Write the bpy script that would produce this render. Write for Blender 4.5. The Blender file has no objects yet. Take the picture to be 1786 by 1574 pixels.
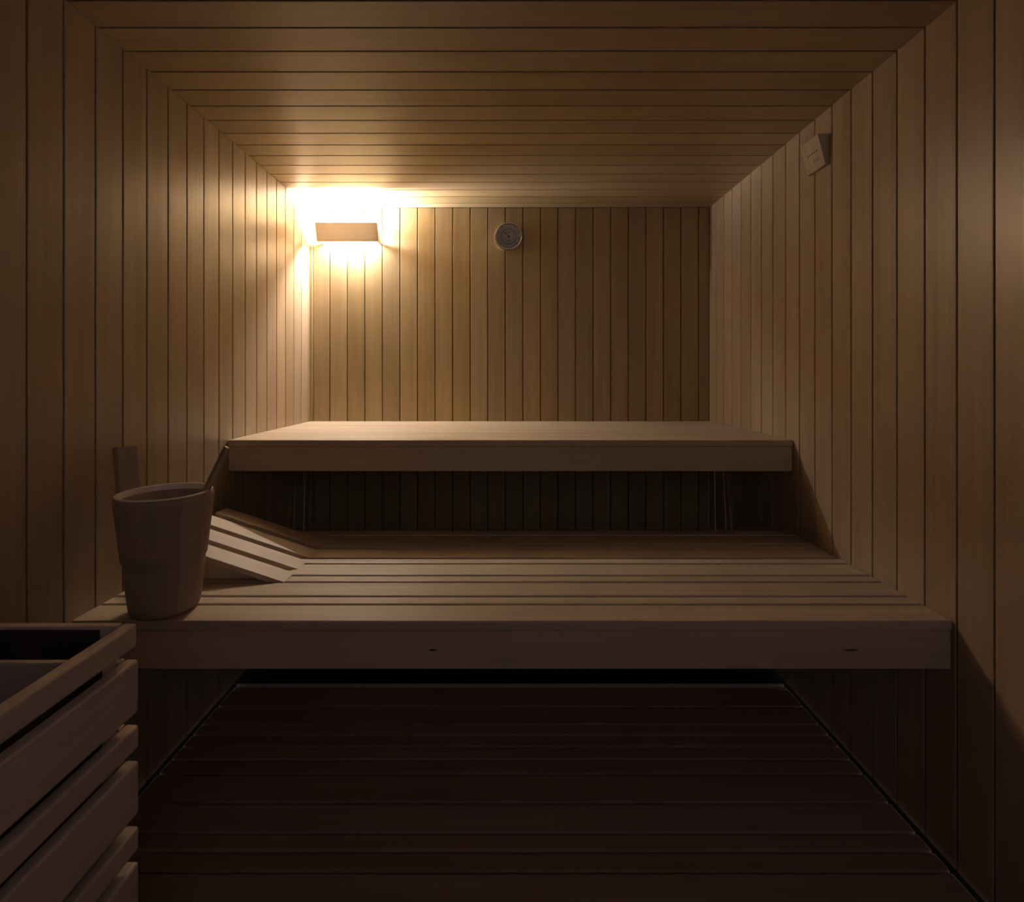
import bpy, bmesh, math, random
from mathutils import Vector, Matrix
random.seed(7)
PI = math.pi
S = bpy.context.scene
COL = S.collection

# ------------------------------------------------------------------ room
CAM_Z = 1.252
XL, XR = -1.113, 1.134          # side walls
YB, YF = 2.88, -0.60            # far wall, near wall (behind the camera)
ZC = 2.200                      # ceiling
F_PX = 893.0

# ------------------------------------------------------------------ materials
def new_mat(name):
    m = bpy.data.materials.new(name); m.use_nodes = True
    nt = m.node_tree
    for n in list(nt.nodes): nt.nodes.remove(n)
    out = nt.nodes.new('ShaderNodeOutputMaterial')
    b = nt.nodes.new('ShaderNodeBsdfPrincipled')
    nt.links.new(b.outputs[0], out.inputs[0])
    return m, nt, b

def wood(name, axis, c1, c2, rough=0.34, var=0.12, spec=0.5, coarse=9.0):
    """fine straight-grained timber, grain along the given object axis; every board differs a little"""
    m, nt, b = new_mat(name)
    N, L = nt.nodes.new, nt.links.new
    tc = N('ShaderNodeTexCoord'); geo = N('ShaderNodeNewGeometry')
    mul = N('ShaderNodeVectorMath'); mul.operation = 'MULTIPLY'
    comb = N('ShaderNodeCombineXYZ')
    for i, k in enumerate((37.0, 91.0, 53.0)):
        mm = N('ShaderNodeMath'); mm.operation = 'MULTIPLY'; mm.inputs[1].default_value = k
        L(geo.outputs['Random Per Island'], mm.inputs[0]); L(mm.outputs[0], comb.inputs[i])
    add = N('ShaderNodeVectorMath'); add.operation = 'ADD'
    L(tc.outputs['Object'], add.inputs[0]); L(comb.outputs[0], add.inputs[1])
    sc = [coarse * 6] * 3; sc[axis] = coarse * 0.16
    mul.inputs[1].default_value = sc
    L(add.outputs[0], mul.inputs[0])
    n1 = N('ShaderNodeTexNoise'); n1.inputs['Scale'].default_value = 1.0; n1.inputs['Detail'].default_value = 4
    n1.inputs['Distortion'].default_value = 0.6
    L(mul.outputs[0], n1.inputs['Vector'])
    # broad figure
    mul2 = N('ShaderNodeVectorMath'); mul2.operation = 'MULTIPLY'
    sc2 = [coarse * 1.3] * 3; sc2[axis] = coarse * 0.12
    mul2.inputs[1].default_value = sc2; L(add.outputs[0], mul2.inputs[0])
    n2 = N('ShaderNodeTexNoise'); n2.inputs['Scale'].default_value = 1.0; n2.inputs['Detail'].default_value = 2
    L(mul2.outputs[0], n2.inputs['Vector'])
    mx = N('ShaderNodeMath'); mx.operation = 'MULTIPLY_ADD'; mx.inputs[1].default_value = 0.45
    L(n1.outputs['Fac'], mx.inputs[0])
    m3 = N('ShaderNodeMath'); m3.operation = 'MULTIPLY'; m3.inputs[1].default_value = 0.55
    L(n2.outputs['Fac'], m3.inputs[0]); L(m3.outputs[0], mx.inputs[2])
    ramp = N('ShaderNodeValToRGB')
    ramp.color_ramp.elements[0].position = 0.34; ramp.color_ramp.elements[0].color = (*c2, 1)
    ramp.color_ramp.elements[1].position = 0.66; ramp.color_ramp.elements[1].color = (*c1, 1)
    L(mx.outputs[0], ramp.inputs[0])
    # board-to-board value and tint
    wn = N('ShaderNodeTexWhiteNoise'); wn.noise_dimensions = '1D'
    L(geo.outputs['Random Per Island'], wn.inputs['W'])
    hsv = N('ShaderNodeHueSaturation')
    def rng(src, lo, hi):
        r = N('ShaderNodeMapRange'); r.inputs['To Min'].default_value = lo; r.inputs['To Max'].default_value = hi
        L(src, r.inputs['Value']); return r.outputs[0]
    L(rng(geo.outputs['Random Per Island'], 1 - var, 1 + var * 0.6), hsv.inputs['Value'])
    L(rng(wn.outputs['Value'], 0.492, 0.505), hsv.inputs['Hue'])
    sep = N('ShaderNodeSeparateColor'); L(wn.outputs['Color'], sep.inputs[0])
    L(rng(sep.outputs[1], 0.92, 1.07), hsv.inputs['Saturation'])
    L(ramp.outputs[0], hsv.inputs['Color'])
    L(hsv.outputs[0], b.inputs['Base Color'])
    rr = N('ShaderNodeMapRange'); rr.inputs['To Min'].default_value = rough - 0.06; rr.inputs['To Max'].default_value = rough + 0.08
    L(n2.outputs['Fac'], rr.inputs['Value']); L(rr.outputs[0], b.inputs['Roughness'])
    b.inputs['Specular IOR Level'].default_value = spec
    bump = N('ShaderNodeBump'); bump.inputs['Strength'].default_value = 0.10; bump.inputs['Distance'].default_value = 0.002
    L(n1.outputs['Fac'], bump.inputs['Height']); L(bump.outputs[0], b.inputs['Normal'])
    return m

def plain(name, col, rough=0.5, metal=0.0, noise=0.0, spec=0.5):
    m, nt, b = new_mat(name)
    N, L = nt.nodes.new, nt.links.new
    tc = N('ShaderNodeTexCoord'); n = N('ShaderNodeTexNoise'); n.inputs['Scale'].default_value = 60
    L(tc.outputs['Object'], n.inputs['Vector'])
    mr = N('ShaderNodeMapRange'); mr.inputs['To Min'].default_value = 1 - noise; mr.inputs['To Max'].default_value = 1 + noise
    L(n.outputs['Fac'], mr.inputs['Value'])
    h = N('ShaderNodeHueSaturation'); h.inputs['Color'].default_value = (*col, 1)
    L(mr.outputs[0], h.inputs['Value']); L(h.outputs[0], b.inputs['Base Color'])
    b.inputs['Roughness'].default_value = rough; b.inputs['Metallic'].default_value = metal
    b.inputs['Specular IOR Level'].default_value = spec
    return m

ASPEN1, ASPEN2 = (0.465, 0.350, 0.202), (0.370, 0.265, 0.142)
BEN1, BEN2 = (0.580, 0.465, 0.330), (0.470, 0.365, 0.245)
M = {}
for ax, nm in enumerate('xyz'):
    M['wall_' + nm] = wood('aspen_panelling_' + nm, ax, ASPEN1, ASPEN2, spec=0.75)
    M['bench_' + nm] = wood('aspen_bench_' + nm, ax, BEN1, BEN2, rough=0.46, var=0.10, spec=0.4)
for ax, nm in ((0, 'x'), (1, 'y')):
    M['guard_' + nm] = wood('guard_wood_' + nm, ax, (0.66, 0.53, 0.45), (0.55, 0.43, 0.36), rough=0.5, var=0.08, spec=0.35)
M['side_z'] = wood('aspen_side_panelling', 2, (0.480, 0.358, 0.232), (0.385, 0.275, 0.168), rough=0.34, var=0.12, spec=0.85)
M['far_z'] = wood('aspen_far_panelling', 2, (0.455, 0.340, 0.180), (0.360, 0.256, 0.124), rough=0.40, var=0.12, spec=0.5)
M['floor'] = wood('dark_floor_slats', 0, (0.50, 0.33, 0.25), (0.38, 0.24, 0.18), rough=0.42, var=0.12)
M['bucket'] = wood('bucket_wood', 2, (0.42, 0.32, 0.25), (0.34, 0.25, 0.19), rough=0.55, var=0.12, spec=0.35)
M['back'] = plain('dark_backing', (0.06, 0.035, 0.02), 0.9, noise=0.1, spec=0.1)
M['slab'] = plain('floor_concrete', (0.012, 0.010, 0.009), 0.9, noise=0.2, spec=0.05)
M['pale_strip'] = plain('pale_edge_strip', (0.62, 0.60, 0.57), 0.8, noise=0.05)
M['chrome'] = plain('polished_steel', (0.75, 0.74, 0.72), 0.22, 1.0)
M['alu'] = plain('brushed_steel', (0.55, 0.54, 0.53), 0.30, 1.0)
M['dial'] = plain('grey_dial', (0.90, 0.84, 0.78), 0.5, noise=0.05)
M['ink_and_shade'] = plain('dark_print_and_shade', (0.03, 0.022, 0.018), 0.5)  # print and holes, also the black plates that imitate shade in the guard
M['liner'] = plain('bucket_liner', (0.86, 0.77, 0.69), 0.30, noise=0.03)
M['knot'] = plain('knot', (0.07, 0.04, 0.025), 0.7, noise=0.2)

def veneer():
    m = wood('thin_shade_veneer', 0, BEN1, BEN2, rough=0.5, var=0.02)
    nt = m.node_tree; N, L = nt.nodes.new, nt.links.new
    out = [n for n in nt.nodes if n.type == 'OUTPUT_MATERIAL'][0]; b = [n for n in nt.nodes if n.type == 'BSDF_PRINCIPLED'][0]
    t = N('ShaderNodeBsdfTranslucent'); t.inputs[0].default_value = (0.95, 0.82, 0.66, 1)
    mix = N('ShaderNodeMixShader'); mix.inputs[0].default_value = VENEER
    L(b.outputs[0], mix.inputs[1]); L(t.outputs[0], mix.inputs[2]); L(mix.outputs[0], out.inputs[0])
    return m
VENEER = 0.045
M['shade'] = veneer()
def dimming():  # grey see-through filter that dims the lamp's downward light
    m, nt, b = new_mat('dimming_filter')
    nt.nodes.remove(b)
    t = nt.nodes.new('ShaderNodeBsdfTransparent'); t.inputs[0].default_value = (0.52, 0.51, 0.50, 1)
    nt.links.new(t.outputs[0], [n for n in nt.nodes if n.type == 'OUTPUT_MATERIAL'][0].inputs[0])
    return m
M['dimming'] = dimming()
def glass_mat():
    m = bpy.data.materials.new('thin_glass'); m.use_nodes = True
    nt = m.node_tree
    for n in list(nt.nodes): nt.nodes.remove(n)
    N, L = nt.nodes.new, nt.links.new
    out = N('ShaderNodeOutputMaterial'); mix = N('ShaderNodeMixShader')
    t = N('ShaderNodeBsdfTransparent'); g = N('ShaderNodeBsdfGlossy'); g.inputs['Roughness'].default_value = 0.05
    fr = N('ShaderNodeFresnel'); fr.inputs['IOR'].default_value = 1.5
    L(fr.outputs[0], mix.inputs[0]); L(t.outputs[0], mix.inputs[1]); L(g.outputs[0], mix.inputs[2]); L(mix.outputs[0], out.inputs[0])
    return m
M['glass'] = glass_mat()

def emit_mat(name, col, strength):
    m = bpy.data.materials.new(name); m.use_nodes = True
    nt = m.node_tree
    for n in list(nt.nodes): nt.nodes.remove(n)
    out = nt.nodes.new('ShaderNodeOutputMaterial'); e = nt.nodes.new('ShaderNodeEmission')
    e.inputs[0].default_value = (*col, 1); e.inputs[1].default_value = strength
    nt.links.new(e.outputs[0], out.inputs[0]); return m
LAMP = 3500.0
M['bulb'] = emit_mat('lit_frosted_glass', (1.0, 0.94, 0.88), LAMP)

# ------------------------------------------------------------------ mesh helpers
def merge(bm, src):
    me = bpy.data.meshes.new('t'); src.to_mesh(me); src.free(); bm.from_mesh(me); bpy.data.meshes.remove(me)

def box(bm, x0, x1, y0, y1, z0, z1, bev=0.0, seg=1, mi=0, mat=None):
    b = bmesh.new()
    bmesh.ops.create_cube(b, size=1)
    for v in b.verts:
        v.co = Vector((x0 + (v.co.x + .5) * (x1 - x0), y0 + (v.co.y + .5) * (y1 - y0), z0 + (v.co.z + .5) * (z1 - z0)))
    if bev > 0:
        bmesh.ops.bevel(b, geom=list(b.edges), offset=bev, segments=seg, profile=0.6, affect='EDGES')
    if mat is not None: b.transform(mat)
    for f in b.faces: f.material_index = mi
    merge(bm, b)

def prism(bm, pts, axis, a0, a1, bev=0.0, mi=0, mat=None):
    """polygon pts in the plane across axis, extruded from a0 to a1"""
    b = bmesh.new()
    def mk(p, a):
        if axis == 0: return (a, p[0], p[1])
        if axis == 1: return (p[0], a, p[1])
        return (p[0], p[1], a)
    v0 = [b.verts.new(mk(p, a0)) for p in pts]; v1 = [b.verts.new(mk(p, a1)) for p in pts]
    b.faces.new(v0); b.faces.new(v1[::-1])
    n = len(pts)
    for i in range(n): b.faces.new((v0[i], v1[i], v1[(i + 1) % n], v0[(i + 1) % n]))
    bmesh.ops.recalc_face_normals(b, faces=list(b.faces))
    if bev > 0: bmesh.ops.bevel(b, geom=list(b.edges), offset=bev, segments=2, profile=0.6, affect='EDGES')
    if mat is not None: b.transform(mat)
    for f in b.faces: f.material_index = mi
    merge(bm, b)

def lathe(bm, prof, seg=96, mat=None, closed=False, mi=0):
    """prof: (radius, z) points, turned about z; radius 0 closes an end"""
    b = bmesh.new(); rings = []
    for r, z in prof:
        if r < 1e-6: rings.append([b.verts.new((0, 0, z))])
        else: rings.append([b.verts.new((r * math.cos(2 * PI * k / seg), r * math.sin(2 * PI * k / seg), z)) for k in range(seg)])
    pairs = list(zip(rings, rings[1:]))
    if closed: pairs.append((rings[-1], rings[0]))
    for A, B in pairs:
        for k in range(seg):
            q = (k + 1) % seg
            if len(A) == 1 and len(B) == 1: continue
            if len(A) == 1: b.faces.new((A[0], B[k], B[q]))
            elif len(B) == 1: b.faces.new((A[k], A[q], B[0]))
            else: b.faces.new((A[k], A[q], B[q], B[k]))
    bmesh.ops.recalc_face_normals(b, faces=list(b.faces))
    if mat is not None: b.transform(mat)
    for f in b.faces: f.material_index = mi
    merge(bm, b)

def obj(name, bm, mats, parent=None, smooth=None, loc=None):
    me = bpy.data.meshes.new(name)
    bmesh.ops.recalc_face_normals(bm, faces=list(bm.faces))
    bm.to_mesh(me); bm.free()
    if not isinstance(mats, (list, tuple)): mats = [mats]
    for m in mats: me.materials.append(m)
    if smooth is not None:
        for p in me.polygons: p.use_smooth = True
        me.set_sharp_from_angle(angle=math.radians(smooth))
    o = bpy.data.objects.new(name, me); COL.objects.link(o)
    if loc is not None: o.location = loc
    if parent is not None: o.parent = parent
    return o

def thing(name, label, cat, loc=(0, 0, 0), rot=(0, 0, 0), group=None):
    o = bpy.data.objects.new(name, None); COL.objects.link(o)
    o.empty_display_size = 0.1
    o.location = loc; o.rotation_euler = rot
    o['label'] = label; o['category'] = cat
    if group: o['group'] = group
    return o
def struct(o): o['kind'] = 'structure'; return o

# ------------------------------------------------------------------ panelling
GAP, TH = 0.0048, 0.014
def spans(lo, hi, first, pitch):
    k0 = math.floor((lo - first) / pitch)
    cuts = [lo]
    k = k0
    while True:
        c = first + k * pitch
        if c >= hi - 0.006: break
        if c > lo + 0.003: cuts.append(c)
        k += 1
    cuts.append(hi)
    return list(zip(cuts, cuts[1:]))

bm = bmesh.new()                                             # left wall, joints along y
for a, b_ in spans(YF, YB, 1.2845, 0.0985):
    box(bm, XL - TH, XL, a + GAP / 2, b_ - GAP / 2, 0, ZC, 0.0014)
box(bm, XL - 0.08, XL - 0.009, YF, YB, 0, ZC, 0, mi=1)
struct(obj('wall_left', bm, [M['side_z'], M['back']]))
bm = bmesh.new()                                             # right wall
for a, b_ in spans(YF, YB, 1.2935, 0.0996):
    box(bm, XR, XR + TH, a + GAP / 2, b_ - GAP / 2, 0, ZC, 0.0014)
box(bm, XR + 0.009, XR + 0.08, YF, YB, 0, ZC, 0, mi=1)
struct(obj('wall_right', bm, [M['side_z'], M['back']]))
bm = bmesh.new()                                             # far wall
first = (575.0 - 885.5) / (F_PX / YB)
box(bm, XL, XL + 0.018, YB - 0.006, YB + TH, 0, ZC, 0.0014)  # slim corner strip
for a, b_ in spans(XL + 0.0185, XR, first, 0.0988):
    box(bm, a + GAP / 2, b_ - GAP / 2, YB, YB + TH, 0, ZC, 0.0014)
box(bm, XL - 0.02, XR + 0.02, YB + 0.009, YB + 0.08, 0, ZC, 0, mi=1)
struct(obj('wall_back', bm, [M['far_z'], M['back']]))
bm = bmesh.new()                                             # ceiling, boards run across the room
for a, b_ in spans(YF, YB, 1.394, 0.1010):
    box(bm, XL - 0.01, XR + 0.01, a + GAP / 2, b_ - GAP / 2, ZC, ZC + TH, 0.0014)
box(bm, XL - 0.08, XR + 0.08, YF, YB + 0.08, ZC + 0.009, ZC + 0.08, 0, mi=1)
struct(obj('ceiling', bm, [M['wall_x'], M['back']]))
# near wall behind the camera: panelled below and at the sides, unseen opening above, shaped to light the bench fronts
DX0, DX1, DZ0, DZ = -0.20, 0.98, 1.15, 2.00
bm = bmesh.new()
for a, b_ in spans(XL, XR, -1.02, 0.0988):
    ov = min(b_, DX1) - max(a, DX0)
    if ov > 0.02:
        box(bm, a + GAP / 2, b_ - GAP / 2, YF - TH, YF, 0, DZ0, 0.0014)
        box(bm, a + GAP / 2, b_ - GAP / 2, YF - TH, YF, DZ, ZC, 0.0014)
    else:
        box(bm, a + GAP / 2, b_ - GAP / 2, YF - TH, YF, 0, ZC, 0.0014)
for x0, x1, z0, z1 in ((XL - .08, DX0 + .03, 0, ZC + .08), (DX1 - .03, XR + .08, 0, ZC + .08), (DX0, DX1, DZ + .02, ZC + .08), (DX0, DX1, 0, DZ0 - .02)):
    box(bm, x0, x1, YF - 0.08, YF - 0.010, z0, z1, 0, mi=1)
struct(obj('wall_front', bm, [M['wall_z'], M['back']]))
bm = bmesh.new()                                             # floor slab below the slatted boards
box(bm, XL - 0.08, XR + 0.08, YF - 0.08, YB + 0.08, -0.12, -0.040)
struct(obj('floor', bm, M['slab']))

# slatted floor boards (the widths alternate: two narrow, two wide)
fl = thing('duckboard', 'dark wooden slatted duckboard covering the floor below both benches', 'duckboard', (0, 0, -0.04))
bm = bmesh.new()
seq = [0.0550, 0.0550, 0.1000, 0.1090, 0.0600, 0.0570]
cuts = [1.2918]
k = 0
while cuts[-1] + seq[k % 6] < 2.062:
    cuts.append(cuts[-1] + seq[k % 6]); k += 1
cuts.append(2.062)
k = 5; low = [1.2918]
while low[-1] > 0.0:
    low.append(low[-1] - seq[::-1][(5 - k) % 6] if False else low[-1] - [0.100, 0.100, 0.055, 0.055][(5 - k) % 4]); k -= 1
cuts = sorted(set(low + cuts))
for a, b_ in zip(cuts, cuts[1:]):
    box(bm, XL + 0.014, XR - 0.014, a + 0.0035, b_ - 0.0035, 0.018, 0.040, 0.004, 2)
obj('slats', bm, M['floor'], fl)
for x in (-0.95, -0.3, 0.35, 0.98):
    bm = bmesh.new(); box(bm, x - 0.02, x + 0.02, low[-1] + 0.01, 2.05, 0.0, 0.018, 0.002)
    obj('bearer', bm, M['floor'], fl)

YR = 2.070                       # the duckboard ends here; the space under the upper bench is open
bm = bmesh.new()
box(bm, XL + 0.02, XR - 0.02, YR - 0.0075, YR - 0.0005, -0.036, 0.009, 0.001)
struct(obj('trim_1', bm, M['pale_strip']))  # thin pale strip along the far end of the duckboard

# ------------------------------------------------------------------ benches
def bench(name, label, y_front, y_back, z_top, gap):
    t = thing(name, label, 'bench', (0, 0, z_top))
    x0, x1 = XL + 0.0005, XR - 0.0005
    bm = bmesh.new(); y = y_front; w = True
    while y < y_back - 0.02:
        ww = 0.0885 if w else 0.0400
        e = min(y + ww, y_back)
        if y_back - e < 0.03: e = y_back
        box(bm, x0, x1, y, e, -0.026, 0, 0.0035, 2)
        y = e + gap; w = not w
    obj('seat', bm, M['bench_x'], t)
    bm = bmesh.new(); box(bm, x0 + 0.002, x1 - 0.003, y_front + 0.0015, y_front + 0.026, -0.124, -0.0265, 0.002, 2)
    fb = obj('front_board', bm, M['bench_x'], t)
    for x in (x0, -0.36, 0.36, x1 - 0.045):
        bm = bmesh.new(); box(bm, x + 0.001, x + 0.044, y_front + 0.028, y_back - 0.002, -0.115, -0.027, 0.002)
        obj('bearer', bm, M['bench_y'], t)
    return t, fb
upper, _ = bench('upper_bench', 'upper wooden slatted bench against the far wall under the lamp', 2.033, YB - 0.002, CAM_Z - 0.2548, 0.0050)
lower, lfb = bench('lower_bench', 'lower wooden slatted bench carrying the bucket and headrest', 1.3045, YR - 0.002, CAM_Z - 0.624, 0.0115)
LZ = CAM_Z - 0.624
# two knots in the lower front board
def knot(px, py, w, h):
    X = (px - 885.5) * 1.3055 / F_PX; Z = -(py - 656) * 1.3055 / F_PX + 0.624
    b = bmesh.new()
    lathe(b, [(0, 0.0), (1, 0.0), (1.0, 1.0), (0, 1.0)], 28)
    b.transform(Matrix.Translation((X, 1.3064, Z)) @ Matrix.Rotation(PI / 2, 4, 'X') @ Matrix.Diagonal((w, h, 0.0009, 1)))
    return b
for a in ((755, 1134.5, 0.011, 0.0026), (1484, 1134.5, 0.019, 0.0022)):
    obj('knot', knot(*a), M['knot'], lfb)

# ------------------------------------------------------------------ wall lamp
lamp = thing('wall_lamp', 'lit wooden wall lamp glowing in the far corner near the ceiling', 'lamp', (-0.876, YB, 2.036))
hw = 0.1685
bm = bmesh.new()      # local: x across, y from the wall (negative = into the room), z
prism(bm, [(-0.110, 0.047), (-0.098, 0.047), (-0.068, -0.047), (-0.080, -0.047)], 0, -hw, hw, 0.0012)
obj('shade', bm, M['shade'], lamp)
for s in (-1, 1):
    bm = bmesh.new()
    xa, xb = (hw - 0.012, hw - 0.001) if s > 0 else (-hw + 0.001, -hw + 0.012)
    prism(bm, [(-0.0885, 0.020), (-0.067, -0.046), (-0.001, -0.046), (-0.001, -0.038)], 0, xa, xb, 0.0008)
    obj('side_panel', bm, M['bench_y'], lamp)
bm = bmesh.new(); box(bm, -0.13, 0.13, -0.0045, -0.0005, -0.018, 0.010, 0.001); obj('mount_plate', bm, M['alu'], lamp)
bm = bmesh.new()
R0 = 0.010; L0 = 0.120
prof = [(0, -L0)] + [(R0 * math.sin(a * PI / 16), -L0 + R0 * (1 - math.cos(a * PI / 16))) for a in range(1, 9)]
prof += [(r, -z) for r, z in prof[::-1]]
lathe(bm, prof, 32, Matrix.Translation((0, -0.026, -0.004)) @ Matrix.Rotation(PI / 2, 4, 'Y'))
obj('bulb', bm, M['bulb'], lamp, 60)
for s in (-1, 1):
    bm = bmesh.new(); box(bm, s * 0.114 - 0.005, s * 0.114 + 0.005, -0.0195, -0.0042, -0.011, 0.003, 0.001)
    obj('socket', bm, M['liner'], lamp)

bm = bmesh.new(); box(bm, -hw + 0.013, hw - 0.013, -0.0665, -0.0008, -0.0455, -0.0430)
obj('dimming_pane', bm, M['dimming'], lamp)  # unseen pane added to weaken the light falling below the lamp
bm = bmesh.new(); box(bm, -hw + 0.013, hw - 0.013, -0.0800, -0.0670, -0.0465, -0.0425)
obj('lip', bm, M['bench_x'], lamp)  # lip added so its edge cuts off the downward light

# ------------------------------------------------------------------ thermometer
th = thing('thermometer', 'round steel-rimmed sauna thermometer with a grey dial on the far wall', 'thermometer', (0.005, YB, 2.030))
RX = Matrix.Rotation(PI / 2, 4, 'X')         # z -> -y
bm = bmesh.new()
lathe(bm, [(0, 0.0005), (0.0715, 0.0005), (0.0735, 0.004), (0.0745, 0.018), (0.0775, 0.020), (0.0780, 0.024), (0.0765, 0.0285), (0.0725, 0.0300),
           (0.0695, 0.0285), (0.0690, 0.0235), (0, 0.0235)], 96, RX)
obj('case', bm, M['chrome'], th, 35)
bm = bmesh.new(); lathe(bm, [(0, 0.0237), (0.0685, 0.0237), (0.0685, 0.0245), (0, 0.0245)], 96, RX)
dial = obj('dial', bm, M['dial'], th, 40)
bm = bmesh.new()
def ring(r0, r1, z0=0.0246, z1=0.0249): lathe(bm, [(r0, z0), (r1, z0), (r1, z1), (r0, z1)], 72, RX, closed=True)
ring(0.0405, 0.0432); ring(0.0285, 0.0293)
def mark(ang, r0, r1, w):
    c = Matrix.Rotation(ang, 4, 'Y')
    box(bm, -w / 2, w / 2, -0.0249, -0.0246, r0, r1, 0, mat=c)
for k in range(25):
    a = math.radians(-135 + k * 11.25)
    mark(a, 0.0455, 0.0520 if k % 3 else 0.0545, 0.0014)
for k in range(9):                                  # heavier figures around the scale
    a = math.radians(-135 + k * 33.75)
    for d in (-0.055, 0.055): mark(a + d, 0.0560, 0.0635, 0.0024)
for z, w in ((0.024, 0.018), (0.019, 0.012), (-0.021, 0.020), (-0.026, 0.014)):
    box(bm, -w / 2, w / 2, -0.0249, -0.0246, z - 0.0010, z + 0.0010)
obj('scale_marks', bm, M['ink_and_shade'], dial)
bm = bmesh.new()
mark(math.radians(-42), -0.012, 0.036, 0.0034); lathe(bm, [(0, 0.0246), (0.0055, 0.0246), (0.0055, 0.0262), (0, 0.0266)], 24, RX)
obj('pointer', bm, M['ink_and_shade'], th)
bm = bmesh.new(); lathe(bm, [(0, 0.0276), (0.0696, 0.0274), (0.0696, 0.0280), (0, 0.0284)], 96, RX)
obj('glass_cover', bm, M['glass'], th, 40)

# ------------------------------------------------------------------ sensor box on the right wall
sb = thing('sensor_box', 'small wooden sensor box with drilled holes high on the side wall', 'sensor', (XR, 1.8575, 2.052))
bm = bmesh.new()   # local x negative = into the room; the face leans out at the top
ha, hb = 0.0535, 0.0540
prism(bm, [(-0.0425, hb), (-0.0425, hb), (-0.0005, hb), (-0.0005, -hb), (-0.0150, -hb)][1:], 1, -ha, ha, 0.0012)
body = obj('body', bm, M['bench_z'], sb)
nx = lambda z: -0.0150 - (z + hb) * (0.0275 / (2 * hb))
tilt = Matrix.Rotation(-math.atan2(0.0275, 2 * hb), 4, 'Y')
for i in range(5):
    y = 0.0235 - i * 0.0128; z = 0.006
    bm = bmesh.new(); lathe(bm, [(0, -0.0006), (0.0029, -0.0006), (0.0029, 0.0008), (0, 0.0008)], 16, Matrix.Rotation(PI / 2, 4, 'Y'))
    o = obj('vent_hole', bm, M['ink_and_shade'], sb, 40); o.location = (nx(z), y, z)
for i in range(4):
    y = -0.002 - i * 0.009; z = -0.022
    bm = bmesh.new(); box(bm, -0.0004, 0.0005, -0.0007, 0.0007, -0.006, 0.006, mat=Matrix.Rotation(math.atan2(0.0275, 2 * hb) * -1, 4, 'Y'))
    o = obj('slot', bm, M['knot'], sb); o.location = (nx(z), y, z)

# ------------------------------------------------------------------ bucket
BX, BY = -0.919, 1.375
bk = thing('bucket', 'wooden sauna water bucket with a raised grip stave standing on the lower bench', 'bucket', (BX, BY, LZ))
H = 0.311
bm = bmesh.new()
def rad(z): return 0.0815 + (0.1148 - 0.0815) * z / H
prof = [(0, 0.0), (0.066, 0.0), (0.0755, 0.0025), (0.0807, 0.010)]
for z in (0.03, 0.06, 0.09, 0.118): prof.append((rad(z) - 0.0006, z))
prof += [(rad(0.122) - 0.0022, 0.122), (rad(0.138) - 0.0022, 0.138), (rad(0.142) + 0.0010, 0.142)]
for z in (0.17, 0.20, 0.23, 0.26, 0.285): prof.append((rad(z) + 0.0012, z))
prof += [(rad(0.300) + 0.001, 0.300), (rad(0.308) - 0.0015, 0.3075), (rad(0.311) - 0.005, H), (rad(0.31) - 0.0115, H - 0.001),
         (rad(0.28) - 0.0155, 0.285), (rad(0.1) - 0.016, 0.100), (rad(0.02) - 0.018, 0.022), (0, 0.020)]
# staves: each a separate wedge of the turned body, so every stave has its own tone
NST = 16; SEG = 6
for s in range(NST):
    b = bmesh.new(); rings = []
    for r, z in prof:
        rings.append([b.verts.new((r * math.cos(2 * PI * (s + k / SEG) / NST + 0.12), r * math.sin(2 * PI * (s + k / SEG) / NST + 0.12), z)) for k in range(SEG + 1)] if r > 0 else [b.verts.new((0, 0, z))])
    for A, B in zip(rings, rings[1:]):
        for k in range(SEG):
            if len(A) == 1: b.faces.new((A[0], B[k], B[k + 1]))
            elif len(B) == 1: b.faces.new((A[k], A[k + 1], B[0]))
            else: b.faces.new((A[k], A[k + 1], B[k + 1], B[k]))
    merge(bm, b)
body = obj('body', bm, M['bucket'], bk, 50)
bm = bmesh.new()                                             # plastic liner inside the rim
lathe(bm, [(rad(0.31) - 0.0035, H + 0.0004), (rad(0.31) - 0.0035, H + 0.0030), (rad(0.31) - 0.0065, H + 0.0045), (rad(0.31) - 0.0115, H + 0.0035), (rad(0.31) - 0.0135, H - 0.004),
           (rad(0.15) - 0.0175, 0.15), (rad(0.04) - 0.020, 0.030), (0, 0.030), (0, 0.027), (rad(0.04) - 0.019, 0.027), (rad(0.28) - 0.0150, 0.286), (rad(0.31) - 0.0110, H + 0.0004)], 96)
obj('liner', bm, M['liner'], bk, 45)
bm = bmesh.new()                                             # tall grip stave outside the rim
th_ = math.radians(163)
tm = (Matrix.Rotation(th_, 4, 'Z') @ Matrix.Translation((0.1090, 0, 0.22)) @ Matrix.Rotation(math.radians(6.0), 4, 'Y'))
prism(bm, [(-0.027, 0.0), (0.027, 0.0), (0.0285, 0.212), (-0.0285, 0.212)], 0, 0.008, 0.026, 0.0025, mat=tm)
obj('grip_stave', bm, M['bucket'], bk)

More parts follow.
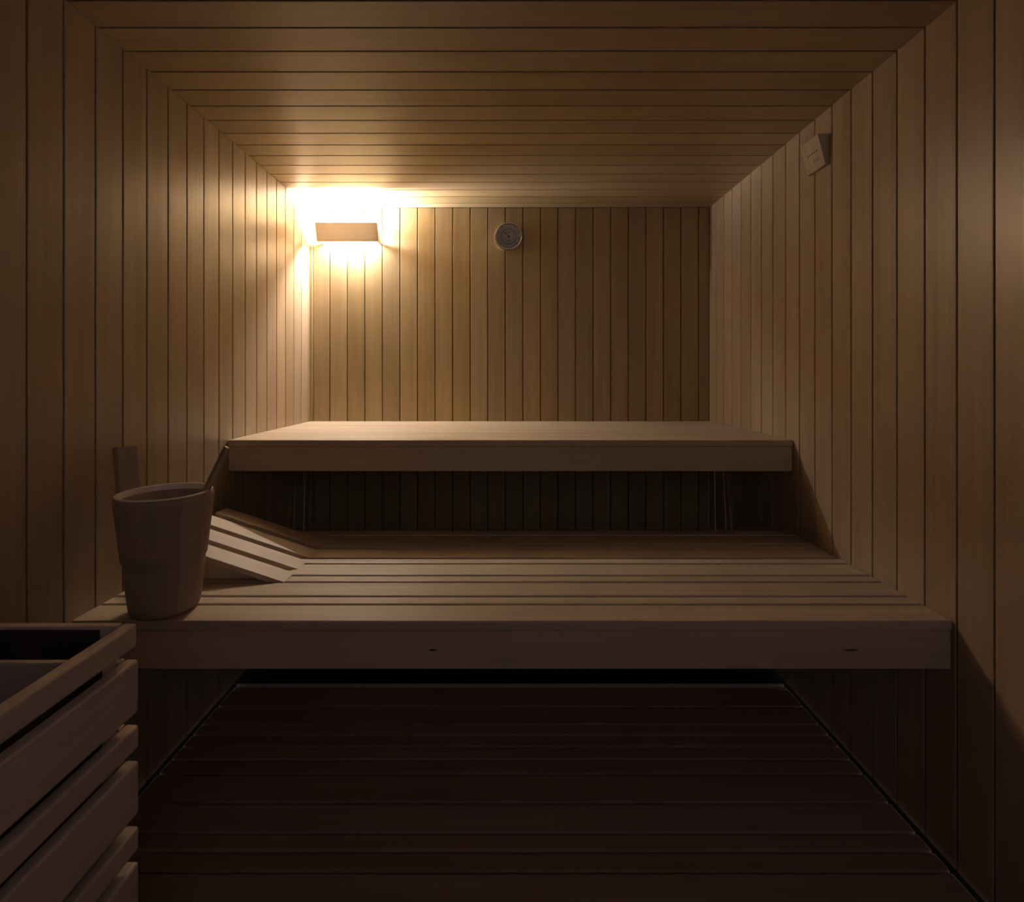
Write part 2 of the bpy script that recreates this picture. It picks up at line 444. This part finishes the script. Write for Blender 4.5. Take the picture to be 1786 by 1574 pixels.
# ladle leaning on the rim
ld = thing('ladle', 'wooden ladle leaning in the water bucket with its handle sticking out', 'ladle', (0, 0, 0))
p0 = Vector((-0.930, BY - 0.006, LZ + 0.062)); p1 = Vector((-0.770, 1.405, 1.056))
d = (p1 - p0); Ln = d.length
q = d.to_track_quat('Z', 'Y').to_matrix().to_4x4()
ld.matrix_world = Matrix.Translation(p0) @ q
bm = bmesh.new()
prism(bm, [(-0.0150, 0.03), (0.0150, 0.03), (0.0125, Ln), (-0.0125, Ln)], 1, -0.0060, 0.0060, 0.0020, mat=Matrix.Rotation(math.radians(30), 4, 'Z'))
obj('handle', bm, M['bucket'], ld)
bm = bmesh.new()
bw = [(0, -0.004), (0.020, -0.004), (0.030, 0.006), (0.034, 0.030), (0.032, 0.031), (0.0275, 0.009), (0.018, 0.000), (0, 0.000)]
lathe(bm, bw, 48)
obj('bowl', bm, M['bucket'], ld, 45)

# ------------------------------------------------------------------ headrest
hr = thing('headrest', 'sloping wooden slatted headrest lying on the lower bench behind the bucket', 'headrest', (-0.675, 1.547, LZ))
A = math.radians(18.4); TS = 0.018; LEN = 0.405
for i in range(4):
    y0 = i * 0.1035; y1 = y0 + 0.0745
    b = bmesh.new()
    # cross-section along x: wedge foot that meets the bench in a thin edge
    cs, sn = math.cos(A), math.sin(A)
    top = lambda u: (-u * cs, u * sn)
    pts = [(0.0, 0.0008), (-0.002, 0.0005), (-TS / sn * 0.92, 0.0005), (-LEN * cs - TS * sn * 0.0, LEN * sn - TS / cs), (-LEN * cs - 0.004, LEN * sn - 0.004), (-LEN * cs, LEN * sn), ]
    pts[2] = (-0.0565, 0.0006)
    prism(b, pts, 1, y0, y1, 0)
    # curved near corner of the foot: shave it off by bending the end edge back
    bm = b
    bmesh.ops.bevel(bm, geom=[e for e in bm.edges if abs(e.verts[0].co.y - e.verts[1].co.y) < 1e-5 and e.calc_length() > 0.3], offset=0.0030, segments=2, profile=0.6, affect='EDGES')
    obj('slat', bm, M['bench_x'], hr)
for y in (0.030, 0.335):
    bm = bmesh.new()
    prism(bm, [(-0.064, 0.0012), (-LEN * cs + 0.004, 0.0012), (-LEN * cs + 0.004, LEN * sn - TS / cs - 0.0026), ], 1, y, y + 0.022, 0.0)
    obj('wedge_support', bm, M['bench_x'], hr)

# ------------------------------------------------------------------ heater guard
GX, GY, GZ = -0.630, 0.872, 0.832
G0, GX0 = 0.27, XL + 0.006
hg = thing('heater_guard', 'wooden slatted guard rail fencing off the sauna heater corner', 'guard rail', (GX, GY, 0))
rows = []; z = GZ; wide = False
while z > 0.10:
    h = 0.0905 if wide else 0.0405
    rows.append((z - h, z, wide)); z -= h + 0.0205; wide = not wide
lenY = GY - G0
for i, (z0, z1, wd) in enumerate(rows):
    bm = bmesh.new()
    o_ = 0.0 if i == 0 else 0.003
    box(bm, -0.023 + o_, o_, -lenY, 0.0, z0, z1, 0.0065, 3)
    nm = 'top_rail' if i == 0 else 'side_slat'
    obj(nm, bm, M['guard_y'], hg)
    bm = bmesh.new()
    t_ = 0.0145 if i == 0 else 0.0145
    box(bm, GX0 - GX, -0.0245 + o_, -t_ - 0.0 * i + 0.0, 0.0, z0, z1, 0.003, 2)
    obj('top_rail' if i == 0 else 'back_slat', bm, M['guard_x'], hg)
bm = bmesh.new(); box(bm, GX0 - GX + 0.004, -0.052, -0.0185, -0.0150, 0.7780, 0.8270, 0.0008)  # added black plate standing in for shade inside the back rail
obj('shade_plate', bm, M['ink_and_shade'], hg)
bm = bmesh.new(); box(bm, -0.0265, -0.0235, -lenY + 0.003, -0.046, 0.06, 0.785, 0.0008)  # second black plate, added so the gaps between side slats look shaded
obj('shade_plate', bm, M['ink_and_shade'], hg)
for (x, y) in ((-0.023 - 0.0305, -0.0145 - 0.0305), (-0.023 - 0.0305, -lenY + 0.005), (GX0 - GX + 0.004, -0.0145 - 0.0305)):
    bm = bmesh.new(); box(bm, x, x + 0.030, y, y + 0.030, 0.0, GZ - 0.045, 0.002)
    obj('post', bm, M['guard_x'], hg)

# ------------------------------------------------------------------ light
w = bpy.data.worlds.new('opening_light'); S.world = w; w.use_nodes = True  # even light reaching in through the unseen opening behind the camera
w.node_tree.nodes['Background'].inputs[0].default_value = (0.98, 0.89, 1.0, 1)
w.node_tree.nodes['Background'].inputs[1].default_value = 0.54

# ------------------------------------------------------------------ camera
cam = bpy.data.cameras.new('camera'); co = bpy.data.objects.new('camera', cam); COL.objects.link(co)
co.location = (0, 0, CAM_Z); co.rotation_euler = (PI / 2, 0, 0)
cam.sensor_fit = 'HORIZONTAL'; cam.sensor_width = 36.0; cam.lens = F_PX / 1786 * 36.0
cam.shift_x = (893 - 885.5) / 1786.0; cam.shift_y = -(787 - 656.0) / 1786.0
cam.clip_start = 0.02
S.camera = co
S.view_settings.view_transform = 'Standard'; S.view_settings.look = 'None'
S.view_settings.gamma = 1.0; S.view_settings.use_curve_mapping = False
S.view_settings.exposure = 0.12
S.cycles.max_bounces = 5; S.cycles.diffuse_bounces = 3; S.cycles.glossy_bounces = 2
S.cycles.use_denoising = True
S.cycles.use_adaptive_sampling = True; S.cycles.adaptive_threshold = 0.013
